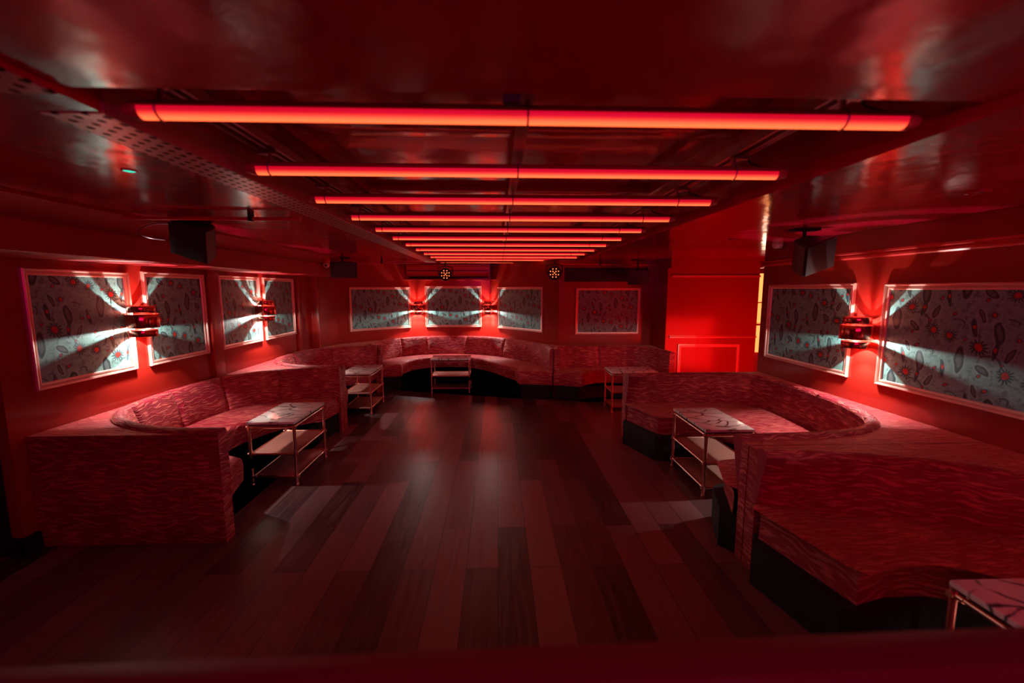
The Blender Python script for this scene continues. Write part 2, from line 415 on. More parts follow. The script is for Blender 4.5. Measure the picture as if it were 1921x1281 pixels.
# left wall: long run, then the angled return to the back wall
bm = NB()
prism(bm, [(-4.2, 2.68), (XL, 2.68), (XL, 6.70), (-2.76, 7.50), (-1.6, 8.62), (-1.6, 9.2), (-4.2, 9.2)], 0, CZ+0.01)
for y0, y1 in ((4.60, 4.76), (6.58, 6.70)): box(bm, (XL-0.02, y0, 0.5), (XL+0.045, y1, 1.93), 0.006)
box(bm, (-2.99, 6.93, 0.5), (-2.86, 7.02, 1.95), 0.01)
struct('wall_left', bm, M['wall'])
bm = NB(); extrude_y(bm, [(-2.45, CZ+.005), (-2.45, 2.185), (-2.60, 2.095), (-2.615, 2.095), (-2.615, 2.085), (-2.60, 2.08), (-2.60, 1.912), (-2.61, 1.905), (-3.045, 1.905), (-3.045, CZ+.005)], 1.2, 6.95)
struct('trim_1', bm, M['bulkhead'])
bm = NB(); box(bm, (-4.2, 1.0, 1.93), (-3.2, 6.9, CZ)); box(bm, (-4.2, -1.6, 0), (-4.1, 2.7, CZ)); struct('wall_side', bm, M['wall'])
# back wall: centre facet, right-hand angled facet, flat part with the grille, pier
bm = NB()
prism(bm, [(-1.6, 9.2), (-1.6, 8.62), (-0.13, 8.62), (1.04, 7.18), (2.66, 7.18), (2.66, 6.62), (2.72, 6.62), (2.72, 9.2)], 0, CZ+0.01)
struct('wall_back', bm, M['wall'])
bm = NB(); prism(bm, [(2.72, 6.62), (4.12, 6.62), (4.12, 6.8), (2.72, 6.8)], 0, CZ); struct('wall_corridor', bm, M['wall'])
bm = NB(); prism(bm, [(XR, -1.6), (XR+0.1, -1.6), (XR+0.1, 4.80), (XR, 4.80)], 0, 2.19); struct('wall_right', bm, M['wall'])
bm = NB(); box(bm, (-4.2, -1.7, 0), (5.4, -1.6, CZ+.5)); struct('wall_front', bm, M['wall'])
bm = NB(); box(bm, (5.3, -1.6, 0), (5.4, 9.2, CZ)); box(bm, (2.72, 9.1, 0), (5.4, 9.2, CZ)); struct('wall_far', bm, M['wall'])
# header beam across the corridor mouth
bm = NB(); box(bm, (2.66, 6.50, 2.03), (4.12, 6.62, 2.19), 0.005); struct('trim_2', bm, M['wall'])
# right cornice
bm = NB(); extrude_y(bm, [(XR+.01, 1.955), (XR-.022, 1.955), (XR-.03, 1.965), (XR-.03, 1.978), (XR-.018, 1.982), (XR-.018, 1.992), (XR-.045, 1.998), (XR-.045, 2.012), (XR-.03, 2.02), (XR+.01, 2.02)], -1.6, 4.82)
struct('trim_3', bm, M['trim'])
# mouldings of the bright corridor wall, their highlights put in as a pale colour
bm = NB()
for z0, z1, d in ((1.895, 1.925, .03), (0.945, 0.965, .03), (0.975, 0.985, .018)): box(bm, (2.72, 6.62-d, z0), (4.12, 6.63, z1), 0.005)
struct('trim_4', bm, M['moulding'])
def rect_moulding(bm, x0, x1, z0, z1, prof, y=0.0):
    rings = []
    for (o, d) in prof: rings.append([bm.verts.new(p) for p in ((x0-o, y-d, z0-o), (x1+o, y-d, z0-o), (x1+o, y-d, z1+o), (x0-o, y-d, z1+o))])
    for a, b in zip(rings, rings[1:]):
        for i in range(4): bm.faces.new((a[i], a[(i+1) % 4], b[(i+1) % 4], b[i]))
bm = NB(); rect_moulding(bm, 2.91, 3.82, 0.18, 0.80, [(0, -.005), (0, .02), (.014, .022), (.018, .010), (.026, .010), (.03, .024), (.045, .02), (.045, -.005)], 6.62)
struct('trim_5', bm, M['moulding'])
# perforated steel angle along the left edge of the raised bay
bm = NB(); extrude_y(bm, [(-1.29, CZ-.004), (-1.118, CZ-.004), (-1.114, CZ+.0), (-1.114, 2.30), (-1.119, 2.30), (-1.119, CZ+.001), (-1.29, CZ+.001)], 1.32, 8.0)
tag(finish('perforated_steel_strip', bm, M['perf'], None, smooth=False), 'perforated steel edging strip along the left edge of the raised ceiling bay', 'metal strip')
bm = NB(); extrude_y(bm, [(-1.29, CZ-.004), (-1.12, CZ-.004), (-1.12, CZ+.001), (-1.29, CZ+.001)], -0.4, 1.20)
tag(finish('perforated_steel_strip', bm, M['perf'], None, smooth=False), 'short perforated steel strip nearest the camera at the upper left ceiling', 'metal strip')
# black baseboards at the near left pier
bm = NB(); box(bm, (-4.1, 2.655, 0), (-3.03, 2.70, 0.115), .004); box(bm, (XL-.01, 2.655, 0), (XL+.03, 2.76, 0.115), .004); struct('baseboard_left', bm, M['black'])
bm = NB(); box(bm, (2.4, 7.15, 0), (2.66, 7.19, .12)); box(bm, (2.63, 6.6, 0), (2.67, 7.19, .12)); struct('baseboard_back', bm, M['black'])
# door leaf by the pier: red leaf, black strip for the shaded gap, metal edge strip, bolt
bm = NB(); box(bm, (-4.0, 2.60, 0.12), (-3.20, 2.645, 2.05), .004); d = struct('door_1', bm, M['wall'])
bm = NB(); box(bm, (-3.205, 2.595, 0.12), (-3.185, 2.65, 2.05), .003); finish('edge_strip', bm, M['brass'], d)
for zz in (0.50, 1.12):
    bm = NB(); tube(bm, (-3.17, 2.60, zz-.05), (-3.17, 2.60, zz+.05), 0.013); finish('hinge', bm, M['brass'], d)
bm = NB(); box(bm, (-3.19, 2.60, 0.98), (-3.13, 2.64, 1.03), .006); tube(bm, (-3.15, 2.60, 1.0), (-3.15, 2.55, 1.0), .012); finish('door_handle', bm, M['copper'], d)
bm = NB(); box(bm, (-3.185, 2.645, 0.115), (-3.12, 2.679, 2.05)); struct('door_gap_shade', bm, M['black'])  # black strip painted in as the shade of the door gap

# ------------------------------------------------------------------ framed wallpaper panels
FP = [(-.045, -.002), (-.045, .006), (-.040, .014), (-.030, .016), (-.026, .010), (-.020, .010), (-.016, .022), (-.006, .026), (0, .018), (0, -.002)]
def panel(loc, rz, wd, ht, label, group):
    t = thing('framed_wallpaper_panel', label, 'wall panel', loc, rz, group)
    bm = NB(); rect_moulding(bm, -wd/2, wd/2, -ht/2, ht/2, FP); finish('frame', bm, M['moulding'], t, 25)
    bm = NB(); box(bm, (-wd/2+.04, -.004, -ht/2+.04), (wd/2-.04, -.0005, ht/2-.04))
    finish('wallpaper', bm, M['paper'], t, smooth=False)
    return t
LG, BG, RG = 'framed wallpaper panels on the left wall', 'framed wallpaper panels on the back wall', 'framed wallpaper panels on the right wall'
def pl(y0, y1, z0, z1, lab): panel((XL, (y0+y1)/2, (z0+z1)/2), PI/2, y1-y0, z1-z0, lab, LG)
pl(2.86, 3.66, 1.035, 1.84, 'framed teal and black print panel nearest the camera, left of the big left sconce')
pl(3.80, 4.57, 1.035, 1.855, 'framed print panel just right of the nearest left wall sconce')
pl(4.80, 5.60, 1.04, 1.86, 'framed print panel just left of the farther left wall sconce')
pl(5.70, 6.52, 1.04, 1.86, 'last framed print panel on the left wall, beyond the farther sconce')
def facet_panel(px0, px1, a, b, z0, z1, lab):      # along the wall line a-b between the fractions px0, px1
    A, B = Vector(a), Vector(b); d = B-A; c = A + d*(px0+px1)/2; L = d.length*(px1-px0)
    panel((c.x, c.y, (z0+z1)/2), math.atan2(d.y, d.x), L, z1-z0, lab, BG)
facet_panel(0.13, 0.90, (-2.76, 7.50), (-1.6, 8.62), .955, 1.75, 'framed print panel left of the two back wall sconces')
facet_panel(0.115, 0.875, (-1.6, 8.62), (-0.13, 8.62), .955, 1.77, 'framed print panel centred between the two back wall sconces')
facet_panel(0.13, 0.80, (-0.13, 8.62), (1.04, 7.18), .95, 1.75, 'framed print panel right of the two back wall sconces')
facet_panel((1.325-1.04)/1.62, (2.425-1.04)/1.62, (1.04, 7.18), (2.66, 7.18), .94, 1.735, 'framed print panel under the dark louvred grille')
def pr(y0, y1, z0, z1, lab): panel((XR, (y0+y1)/2, (z0+z1)/2), -PI/2, y1-y0, z1-z0, lab, RG)
pr(3.52, 4.66, .95, 1.755, 'framed print panel left of the right wall sconce')
pr(1.42, 3.24, .955, 1.745, 'long framed print panel right of the right wall sconce, cut by the photo edge')

# ------------------------------------------------------------------ sconces
def make_sconce(label):
    t = thing('wall_sconce', label, 'wall light', group='copper drum wall sconces')
    ax = (0, -0.118)
    def ring(name, r, z0, z1):
        bm = NB(); e = 0.0035
        lathe(bm, [(r, z0), (r+.001, z0+.002), (r+.001, z1-.002), (r, z1), (r-e, z1), (r-e, z0), (r, z0)], (ax[0], ax[1], 0), 48)
        return finish(name, bm, M['copper'], t, 30)
    ring('middle_drum', .112, -.056, .056); ring('upper_drum', .093, .070, .122); ring('lower_drum', .093, -.128, -.074)
    bm = NB(); box(bm, (-.045, -.012, -.06), (.045, 0, .06), .003)
    box(bm, (-.006, -.118, .012), (.006, -.01, .022), .002); tube(bm, (0, -.118, .0), (0, -.118, .05), .012)
    finish('back_plate', bm, M['copper'], t)
    for a in (PI/2-.9, PI/2+.9, PI+1.2, -1.2):
        bm = NB(); tube(bm, (math.cos(a)*.095, -.118+math.sin(a)*.095, -.10), (math.cos(a)*.095, -.118+math.sin(a)*.095, .095), .002, 6)
        finish('spacer_pin', bm, M['copper'], t)
    bm = NB(); bmesh.ops.create_uvsphere(bm, u_segments=12, v_segments=8, radius=.006, matrix=Matrix.Translation((0, -.118, -.020)))
    finish('bulb', bm, M['bulb'], t)
    light('sconce_lamp', 'POINT', (0, -.118, -.049), SCONCE_W, (1.0, .96, .90), t, shadow_soft_size=.0045)
    light('down_lamp', 'SPOT', (0, -.118, -.112), SCONCE_W*1.15, (1.0, .94, .84), t, rot=(-.20, 0, 0), shadow_soft_size=.012, spot_size=math.radians(104), spot_blend=.45)
    return t
sc_spots = [((XL, 3.63, 1.445), PI/2, 'copper drum sconce nearest the camera on the left wall'),
    ((XL, 5.53, 1.44), PI/2, 'copper drum sconce farther along the left wall'),
    ((-1.6, 8.615, 1.345), math.radians(22), 'copper drum sconce left of the central back panel'),
    ((-0.13, 8.615, 1.345), math.radians(-25), 'copper drum sconce right of the central back panel'),
    ((XR, 3.345, 1.36), -PI/2, 'copper drum sconce on the right wall between two panels'),
    ((XR, .62, 1.36), -PI/2, 'copper drum sconce on the right wall above the foreground banquette, nearest the camera'),]
sc0 = make_sconce(sc_spots[0][2])
for i, (loc, rz, lab) in enumerate(sc_spots):
    o = sc0 if i == 0 else copy_tree(sc0)
    o.location = loc; o.rotation_euler.z = rz; o['label'] = lab

# ------------------------------------------------------------------ ceiling light tubes, rails
TX0, TX1, TZ, TY0, TDY, NT = -1.085, 1.315, 2.225, 1.365, 0.612, 12
def make_tube():
    t = thing('ceiling_light_tube', 'x', 'light tube', group='red glowing tubes across the ceiling bay')
    r = .027
    def half(name, a0, a1, m, rr, x0=TX0+.03, x1=TX1-.03):
        bm = NB(); n = 10; A = []; B = []
        for i in range(n+1):
            a = a0+(a1-a0)*i/n
            A.append(bm.verts.new((x0, rr*math.cos(a), rr*math.sin(a)))); B.append(bm.verts.new((x1, rr*math.cos(a), rr*math.sin(a))))
        for i in range(n): bm.faces.new((A[i], A[i+1], B[i+1], B[i]))
        bm.faces.new(A); bm.faces.new(B); bm.faces.new((A[0], A[-1], B[-1], B[0]))
        return finish(name, bm, m, t, 40)
    half('diffuser', PI-.14, 2*PI+.14, M['tube'], r)
    half('housing', .12, PI-.12, M['tubehouse'], r+.0012)
    for s, x in ((-1, TX0), (1, TX1)):
        bm = NB(); tube(bm, (x, 0, 0), (x - s*.03, 0, 0), r*.72, 20, r2=r*1.05); tube(bm, (x-s*.03, 0, 0), (x-s*.045, 0, 0), r*1.05, 20)
        finish('end_cap', bm, M['tubehouse'], t)
    for x in (-.985, .095, 1.075):
        bm = NB()
        path_tube(bm, [(x, (r+.003)*math.cos(a), (r+.003)*math.sin(a)) for a in [PI*1.85-i*PI*1.2/10-PI*.25 for i in range(11)]], .0035, 6)
        box(bm, (x-.006, -.006, r), (x+.006, .006, .066), .001)
        finish('clip', bm, M['steel'], t)
    bm = NB(); path_tube(bm, [(x_, y_, z_) for x_, y_, z_ in ((1.11, 0, .10), (1.13, .01, .075), (1.16, .012, .045), (1.21, .006, .03), (1.26, 0, .022))], .004, 6)
    finish('cable', bm, M['black'], t)
    return t
tb0 = make_tube()
ordn = ['first', 'second', 'third', 'fourth', 'fifth', 'sixth', 'seventh', 'eighth', 'ninth', 'tenth', 'eleventh', 'twelfth']
for i in range(NT):
    o = tb0 if i == 0 else copy_tree(tb0)
    o.location = (0, TY0 + i*TDY, TZ)
    o['label'] = ('red glowing ceiling tube nearest the camera, the longest in the photo' if i == 0 else
        'last red glowing ceiling tube, farthest from the camera' if i == NT-1 else '%s red glowing ceiling tube counted from the camera' % ordn[i])
for x0, lab in ((-1.01, 'grey steel channel rail carrying the left ends of the tubes'), (1.09, 'grey steel channel rail carrying the right ends of the tubes')):
    bm = NB()
    extrude_y(bm, [(x0-.03, 2.30), (x0-.016, 2.30), (x0-.016, 2.322), (x0+.016, 2.322), (x0+.016, 2.30), (x0+.03, 2.30), (x0+.03, 2.345), (x0-.03, 2.345)], 1.27, 8.02)
    extrude_y(bm, [(x0+.045, 2.305), (x0+.06, 2.305), (x0+.06, 2.34), (x0+.045, 2.34)], 1.27, 8.02)
    t = tag(finish('channel_rail', bm, M['steel'], None, smooth=False), lab, 'rail', 'steel channels in the ceiling bay')
    for i in range(NT):
        bm = NB(); yy = TY0+i*TDY; s = -1 if x0 < 0 else 1
        box(bm, (x0-.03, yy-.012, 2.284), (x0+.05, yy+.012, 2.300), .002); finish('bracket', bm, M['steel'], t)
bm = NB(); box(bm, (.072, 1.27, 2.285), (.118, 8.02, 2.30), .002); box(bm, (.088, 1.27, 2.30), (.102, 8.02, 2.345))
t = tag(finish('channel_rail', bm, M['steel'], None), 'flat central steel rail along the middle of the ceiling bay', 'rail', 'steel channels in the ceiling bay')
bm = NB(); box(bm, (.018, 1.203, 2.196), (.066, 1.235, 2.238), .003); box(bm, (.024, 1.215, 2.236), (.10, 1.28, 2.30), .003); finish('rail_end_block', bm, M['black'], t)

# ------------------------------------------------------------------ pipes, speakers, small fittings
def pipe(pts, r, lab, clips):
    bm = NB(); path_tube(bm, pts, r, 12); t = tag(finish('conduit_pipe', bm, M['trim'], None), lab, 'pipe')
    for c in clips:
        bm = NB(); box(bm, (c[0]-.012, c[1]-.02, c[2]-.016), (c[0]+.012, c[1]+.02, CZ), .003); finish('saddle_clip', bm, M['black'], t)
pipe([(-2.43, 2.95, 2.165), (-1.30, 2.95, 2.165)], .012, 'thin pipe crossing the left ceiling above the near speaker', [(-1.62, 2.95, 2.165)])
pipe([(-2.75, 7.05, 2.13), (-1.28, 7.35, 2.15)], .016, 'pipe under the far left ceiling corner beside the far speaker', [(-1.9, 7.22, 2.145)])
pipe([(1.05, 7.08, 2.115), (2.64, 7.02, 2.10)], .012, 'thin pipe above the dark louvred grille', [(1.7, 7.055, 2.11)])

def make_speaker():
    t = thing('wall_speaker', 'x', 'speaker', group='black speakers hung from the ceiling')
    W, D, H = .15, .18, .125     # half width, depth, half height; front faces -Y
    bm = NB()
    sec = [(-W, 0), (W, 0), (W*.92, D*.35), (W*.45, D), (-W*.45, D), (-W*.92, D*.35)]
    lo = [bm.verts.new((x, y, -H)) for x, y in sec]; hi = [bm.verts.new((x, y, H)) for x, y in sec]
    for i in range(6): bm.faces.new((lo[i], lo[(i+1) % 6], hi[(i+1) % 6], hi[i]))
    bm.faces.new(lo); bm.faces.new(hi)
    bmesh.ops.bevel(bm, geom=bm.edges[:], offset=.008, segments=2, affect='EDGES')
    finish('cabinet', bm, M['speaker_side'], t)
    bm = NB(); box(bm, (-W+.008, -.014, -H+.008), (W-.008, .004, H-.008), .006); gr = finish('grille', bm, M['speaker'], t)
    bm = NB(); bmesh.ops.create_circle(bm, cap_ends=True, segments=16, radius=.009, matrix=Matrix.Translation((0, -.0155, -.01)) @ Matrix.Rotation(PI/2, 4, 'X'))
    finish('badge', bm, M['speaker_side'], gr)
    return t
sp0 = make_speaker()
sp = [((-2.27, 3.28, 2.045), (math.radians(16), math.radians(17), math.radians(-10)), 1.0, 'black speaker hung over the left wall near the camera', (-2.28, 3.38, CZ)),
      ((-2.36, 6.75, 2.0), (math.radians(8), 0, math.radians(12)), (1.3, 1, .95), 'black speaker in the far left ceiling corner beside the camera dome', (-2.43, 6.9, CZ)),
      ((2.52, 3.30, 1.955), (math.radians(16), math.radians(-17), math.radians(12)), 1.0, 'black speaker hung over the right wall', (2.47, 3.42, 2.18)),
      ((2.24, 6.72, 1.885), (math.radians(8), 0, math.radians(-14)), (1.15, 1, .9), 'black speaker beside the dark louvred grille', (2.26, 6.86, 2.18))]
for i, (loc, rot, s, lab, top) in enumerate(sp):
    o = sp0 if i == 0 else copy_tree(sp0)
    o.location = loc; o.rotation_euler = rot; o.scale = (s, s, s) if isinstance(s, float) else s; o['label'] = lab
for o, (loc, rot, s, lab, top) in zip([x for x in COL.objects if x.name.startswith('wall_speaker')], sp):
    inv = (Matrix.Translation(loc) @ __import__('mathutils').Euler(rot).to_matrix().to_4x4() @ Matrix.Diagonal((*((s, s, s) if isinstance(s, float) else s), 1))).inverted()
    bm = NB(); T = Vector(top); B = Vector(loc) + Vector((T.x-loc[0], T.y-loc[1], 0))
    tube(bm, B, T, .014); box(bm, (T.x-.1, T.y-.05, T.z-.012), (T.x+.1, T.y+.05, T.z-.001), .003)
    bmesh.ops.transform(bm, matrix=inv, verts=bm.verts[:]); finish('bracket', bm, M['black'], o)
    if 'near the camera' in lab:
        bm = NB(); path_tube(bm, cat([(-2.36, 3.36, 2.185), (-2.44, 3.22, 2.17), (-2.50, 3.14, 2.11), (-2.46, 3.16, 2.07), (-2.40, 3.24, 2.06)], 6), .006, 8)
        bmesh.ops.transform(bm, matrix=inv, verts=bm.verts[:]); finish('cable', bm, M['steel'], o)

t = thing('security_camera', 'small white dome security camera at the end of the left bulkhead', 'camera', (-2.52, 6.5, CZ))
bm = NB(); lathe(bm, [(0, 0), (.05, 0), (.05, -.02), (.045, -.085), (.05, -.10), (.05, -.115), (.042, -.145), (.02, -.158), (0, -.16)]); finish('housing', bm, M['trim'], t)
bm = NB(); bmesh.ops.create_uvsphere(bm, u_segments=20, v_segments=14, radius=.045, matrix=Matrix.Translation((.0, -.012, -.135))); finish('ball', bm, M['white'], t)
bm = NB(); bmesh.ops.create_uvsphere(bm, u_segments=16, v_segments=10, radius=.018, matrix=Matrix.Translation((.008, -.048, -.148))); finish('lens', bm, M['darklens'], t)
t = thing('smoke_detector', 'small white smoke detector on the right ceiling by the corridor', 'smoke detector', (2.97, 4.5, 2.18))
bm = NB(); lathe(bm, [(0, 0), (.055, 0), (.055, -.018), (.048, -.022), (.048, -.03), (.04, -.045), (0, -.05)]); finish('housing', bm, M['white'], t)
for x, y, z, lab in ((2.38, 2.10, 2.18, 'small dark round ceiling vent near the right edge'), (2.28, 4.11, 2.18, 'small dark round ceiling vent in front of the corridor')):
    t = thing('ceiling_vent', lab, 'vent', (x, y, z), 0, 'round vents in the right ceiling')
    bm = NB(); lathe(bm, [(.052, 0), (.052, -.006), (.034, -.009), (.030, -.002)]); finish('rim', bm, M['ceil'], t)
    bm = NB(); lathe(bm, [(0, -.0025), (.031, -.0025)]); finish('vent_disc', bm, M['black'], t)
t = thing('indicator_light', 'tiny glowing turquoise light on the left glossy ceiling', 'indicator light', (-1.55, 1.93, CZ))
bm = NB(); lathe(bm, [(.028, 0), (.028, -.003), (.024, -.005), (.022, -.003)]); finish('rim', bm, M['ceil'], t)
bm = NB(); lathe(bm, [(0, -.006), (.014, -.005), (.0215, -.003)]); finish('lens', bm, M['cyan'], t)

# LED spotlights hanging under the far end of the tubes
def make_spot():
    t = thing('led_spotlight', 'x', 'spotlight', group='small LED spotlights at the end of the ceiling bay')
    R = Matrix.Rotation(math.radians(84), 4, 'X')
    bm = NB(); lathe(bm, [(.0, .12), (.07, .12), (.105, .08), (.112, .0), (.112, -.035), (.104, -.035), (.102, -.01), (0, -.01)], seg=28)
    bmesh.ops.transform(bm, matrix=Matrix.Rotation(-math.radians(90), 4, 'X'), verts=bm.verts[:])
    hs = finish('housing', bm, M['black'], t)
    bm = NB(); path_tube(bm, [(-.125, 0, 0), (-.125, 0, .12), (0, 0, .145), (.125, 0, .12), (.125, 0, 0)], .009, 8); tube(bm, (0, 0, .14), (0, 0, .21), .012)
    finish('yoke', bm, M['black'], t)
    pts = [(0, 0)] + [(.034*math.cos(a), .034*math.sin(a)) for a in [PI/4+PI/2*i for i in range(4)]] + [(.070*math.cos(a), .070*math.sin(a)) for a in [2*PI*i/8+PI/8 for i in range(8)]]
    for x, z in pts:
        bm = NB(); bmesh.ops.create_uvsphere(bm, u_segments=10, v_segments=6, radius=.0095, matrix=Matrix.Translation((x, -.0125, z)) @ Matrix.Scale(.5, 4, (0, 1, 0)))
        finish('led', bm, M['led'], hs)
    return t
# housing opens towards -Y
s0 = make_spot(); s0.location = (-.92, 7.75, 1.975); s0['label'] = 'round LED spotlight in front of the air conditioner'
s1 = copy_tree(s0); s1.location = (.93, 6.95, 1.97); s1['label'] = 'round LED spotlight hanging left of the dark louvred grille'
s0.rotation_euler = (math.radians(8), 0, math.radians(6)); s1.rotation_euler = (math.radians(6), 0, math.radians(-6))

# air conditioner and its shelf
t = thing('air_conditioner', 'long red-lit air conditioner high on the back wall', 'air conditioner', (-.95, 8.62, 0))
bm = NB(); a = [(-.0, 2.19), (-.20, 2.19), (-.20, 2.06), (-.195, 2.0), (-.165, 1.965), (-.10, 1.945), (0, 1.945)]
A = [bm.verts.new((-.80, y, z)) for y, z in a]; B = [bm.verts.new((.80, y, z)) for y, z in a]
for i in range(7): bm.faces.new((A[i], A[(i+1) % 7], B[(i+1) % 7], B[i]))
bm.faces.new(A); bm.faces.new(B); finish('casing', bm, M['ac'], t, 28)
bm = NB(); box(bm, (-.77, -.207, 2.09), (.77, -.199, 2.17), .003); finish('intake_panel', bm, M['ac'], t)
bm = NB(); box(bm, (-.78, -.205, 2.062), (.78, -.195, 2.076)); finish('shadow_slot', bm, M['black'], t)
bm = NB(); box(bm, (-.74, -.17, 1.938), (.74, -.06, 1.948), .003); finish('outlet_flap', bm, M['black'], t)
bm = NB(); box(bm, (-1.80, 8.38, 1.885), (-.02, 8.62, 1.905), .004)
tag(finish('wall_shelf', bm, M['trim'], None), 'thin red shelf under the air conditioner', 'shelf')

# louvred grille
t = thing('louvred_grille', 'wide dark louvred vent grille high on the back wall, right part', 'grille', (1.12, 7.18, 1.83))
bm = NB(); box(bm, (0, -.006, 0), (1.42, 0, .24)); finish('backing', bm, M['black'], t)
bm = NB(); rect_moulding(bm, 0, 1.42, 0, .24, [(-.004, .0), (-.004, .02), (.02, .022), (.02, 0)]); finish('grille_frame', bm, M['wall'], t)
for i in range(11):
    bm = NB(); z = .012+i*.0205; box(bm, (.004, -.018, z), (1.416, -.006, z+.006), mtx=None); finish('slat', bm, M['plinth'] if False else M['speaker_side'], t)

# ------------------------------------------------------------------ banquettes
def normals(P, side):
    N = []
    for i in range(len(P)):
        d = (P[min(i+1, len(P)-1)] - P[max(i-1, 0)]).normalized()
        N.append(Vector((-d.y, d.x))*side)
    return N
ZD = 0.755        # deck height
def banquette(name, label, path, outer, front, side, seams=(), seat_seams=(), sharp_front=True, ends=(0.0, 0.0)):
    """path: top inner line of the backrest (plan) from tip to tip; outer: deck corners closing the polygon
    (from the last tip back to the first); front: seat front line, same direction as path; side: +1 if the seat lies left of path"""
    t = thing(name, label, 'sofa', (0, 0, 0), 0, 'red velvet banquettes round the room')
    P, L = resample(cat(path, 8), 0.016)
    N = normals(P, side)
    n = len(P)
    # backrest strip with a rolled top; lean fades out at the tips
    prof = [(-.075, ZD-.004), (-.072, ZD+.012), (-.055, ZD+.026), (-.03, ZD+.032), (-.005, ZD+.026), (.010, ZD+.010), (.016, ZD-.02), (.034, .64), (.058, .54), (.075, .46), (.08, .36)]
    bm = NB(); uvl = bm.loops.layers.uv.new('UVMap'); rows = []; S_ = 0.0; cum = []
    vl = [0.0]
    for a, b in zip(prof, prof[1:]): vl.append(vl[-1] + math.hypot(b[0]-a[0], b[1]-a[1]))
    for i in range(n):
        if i: S_ += (P[i]-P[i-1]).length
        cum.append(S_)
        e = min(1.0, min(S_, L-S_)/0.22); e = e*e*(3-2*e)
        dent = 0.0
        for s in seams:
            q = abs(S_ - s*L)
            if q < 0.05: dent = max(dent, (1-q/0.05)**2.5)
        row = []
        for k, (o, z) in enumerate(prof):
            oo = o if k <= 5 else (.010 + (o-.010)*max(e, 0.12))
            puff = 0.016*math.sin(PI*min(1, max(0, (ZD-z)/.32)))*e if k > 4 else 0
            dd = dent*(0.030 if k >= 2 else 0.0)
            p = P[i] + N[i]*(oo + puff - dd); row.append(bm.verts.new((p.x, p.y, z - dent*(.006 if 1 < k < 5 else 0))))
        rows.append(row)
    for i in range(n-1):
        for k in range(len(prof)-1):
            f = bm.faces.new((rows[i][k], rows[i+1][k], rows[i+1][k+1], rows[i][k+1]))
            for lp, (ii, kk) in zip(f.loops, ((i, k), (i+1, k), (i+1, k+1), (i, k+1))): lp[uvl].uv = (cum[ii], 5-vl[kk])
    for r in (rows[0], rows[-1]): bm.faces.new(r)
    finish('backrest', bm, M['velvet'], t, 60)
    # body behind the backrest, down to the floor
    bm = NB(); uvl = bm.loops.layers.uv.new('UVMap')
    poly = [P[i] - N[i]*.06 for i in range(n)]
    tipA = P[0] + N[0]*.012; tipB = P[-1] + N[-1]*.012
    poly = [tipA] + [P[i] - N[i]*(.0) for i in (2,)] + [P[i] - N[i]*.045 for i in range(8, n-8, 2)] + [P[n-3]] + [tipB] + [Vector(o) for o in outer]
    top = prism(bm, [(p.x, p.y) for p in poly], 0.0, ZD)
    bm.normal_update()
    for f in bm.faces:
        for lp in f.loops:
            c = lp.vert.co
            if abs(f.normal.z) > .5 or f is top: lp[uvl].uv = (c.x, c.y)
            else: lp[uvl].uv = ((c.x if abs(f.calc_center_median().x) >= 0 and abs(max(v.co.x for v in f.verts)-min(v.co.x for v in f.verts)) > abs(max(v.co.y for v in f.verts)-min(v.co.y for v in f.verts)) else c.y), c.z)
    finish('body', bm, [M['velvet_flat'] if False else M['velvet']], t, 30, smooth=False)
    bm = NB(); uvl = bm.loops.layers.uv.new('UVMap')
    dk = [bm.verts.new((p.x, p.y, ZD+.003)) for p in poly]; f = bm.faces.new(dk)
    for lp in f.loops: lp[uvl].uv = (lp.vert.co.x*1.1, lp.vert.co.y*.7)
    finish('top_deck', bm, M['velvet_flat'], t, smooth=False)
    # seat
    F = [Vector(p) for p in front]
    Fr, FL = resample(F, 0.03)
    # keep the given corner points sharp: snap nearest samples
    for c in F[1:-1]:
        j = min(range(1, len(Fr)-1), key=lambda q: (Fr[q]-c).length); Fr[j] = c.copy()
    FN = normals(Fr, side)
    bm = NB(); uvl = bm.loops.layers.uv.new('UVMap')
    sp_ = [(-.03, .235), (0, .25), (.004, .30), (.006, .37), (.0, .405), (-.012, .425), (-.03, .437), (-.055, .443)]
    rows = []; cf = [0.0]
    for a, b in zip(Fr, Fr[1:]): cf.append(cf[-1]+(b-a).length)
    for i, p in enumerate(Fr):
        dent = 0.0
        for s in seat_seams:
            q = abs(cf[i]-s*FL)
            if q < .03: dent = max(dent, (1-q/.03)**2)
        rows.append([bm.verts.new((*(p + FN[i]*(o-dent*.008)), z - (dent*.006 if z > .43 else 0))) for o, z in sp_])
    for i in range(len(rows)-1):
        for k in range(len(sp_)-1):
            f = bm.faces.new((rows[i][k], rows[i+1][k], rows[i+1][k+1], rows[i][k+1]))
            for lp, (ii, kk) in zip(f.loops, ((i, k), (i+1, k), (i+1, k+1), (i, k+1))): lp[uvl].uv = (cf[ii]*.75, sp_[kk][1]*.9 + 3)
    back = [P[i] + N[i]*.05*(1 if 8 < i < n-9 else 0) for i in range(0, n, 2)]
    m_ = len(rows); bv = []
    for i in range(m_):
        q = i/(m_-1)*(len(back)-1); a = int(min(q, len(back)-2)); p = back[a].lerp(back[a+1], q-a); bv.append(bm.verts.new((p.x, p.y, .437)))
    for i in range(m_-1):
        f = bm.faces.new((rows[i][-1], rows[i+1][-1], bv[i+1], bv[i]))
        for lp in f.loops: lp[uvl].uv = (lp.vert.co.x, lp.vert.co.y)
    finish('seat', bm, M['velvet_seat'], t, 50)
    # plinth
    bm = NB(); q = [p - FN[i]*.07 for i, p in enumerate(Fr)]
    q[0] = Fr[0] - FN[0]*.03; q[-1] = Fr[-1] - FN[-1]*.03
    prism(bm, [(p.x, p.y) for p in q] + [(p.x, p.y) for p in reversed(back)], 0.0, .25)
    finish('plinth', bm, M['plinth'], t, smooth=False)
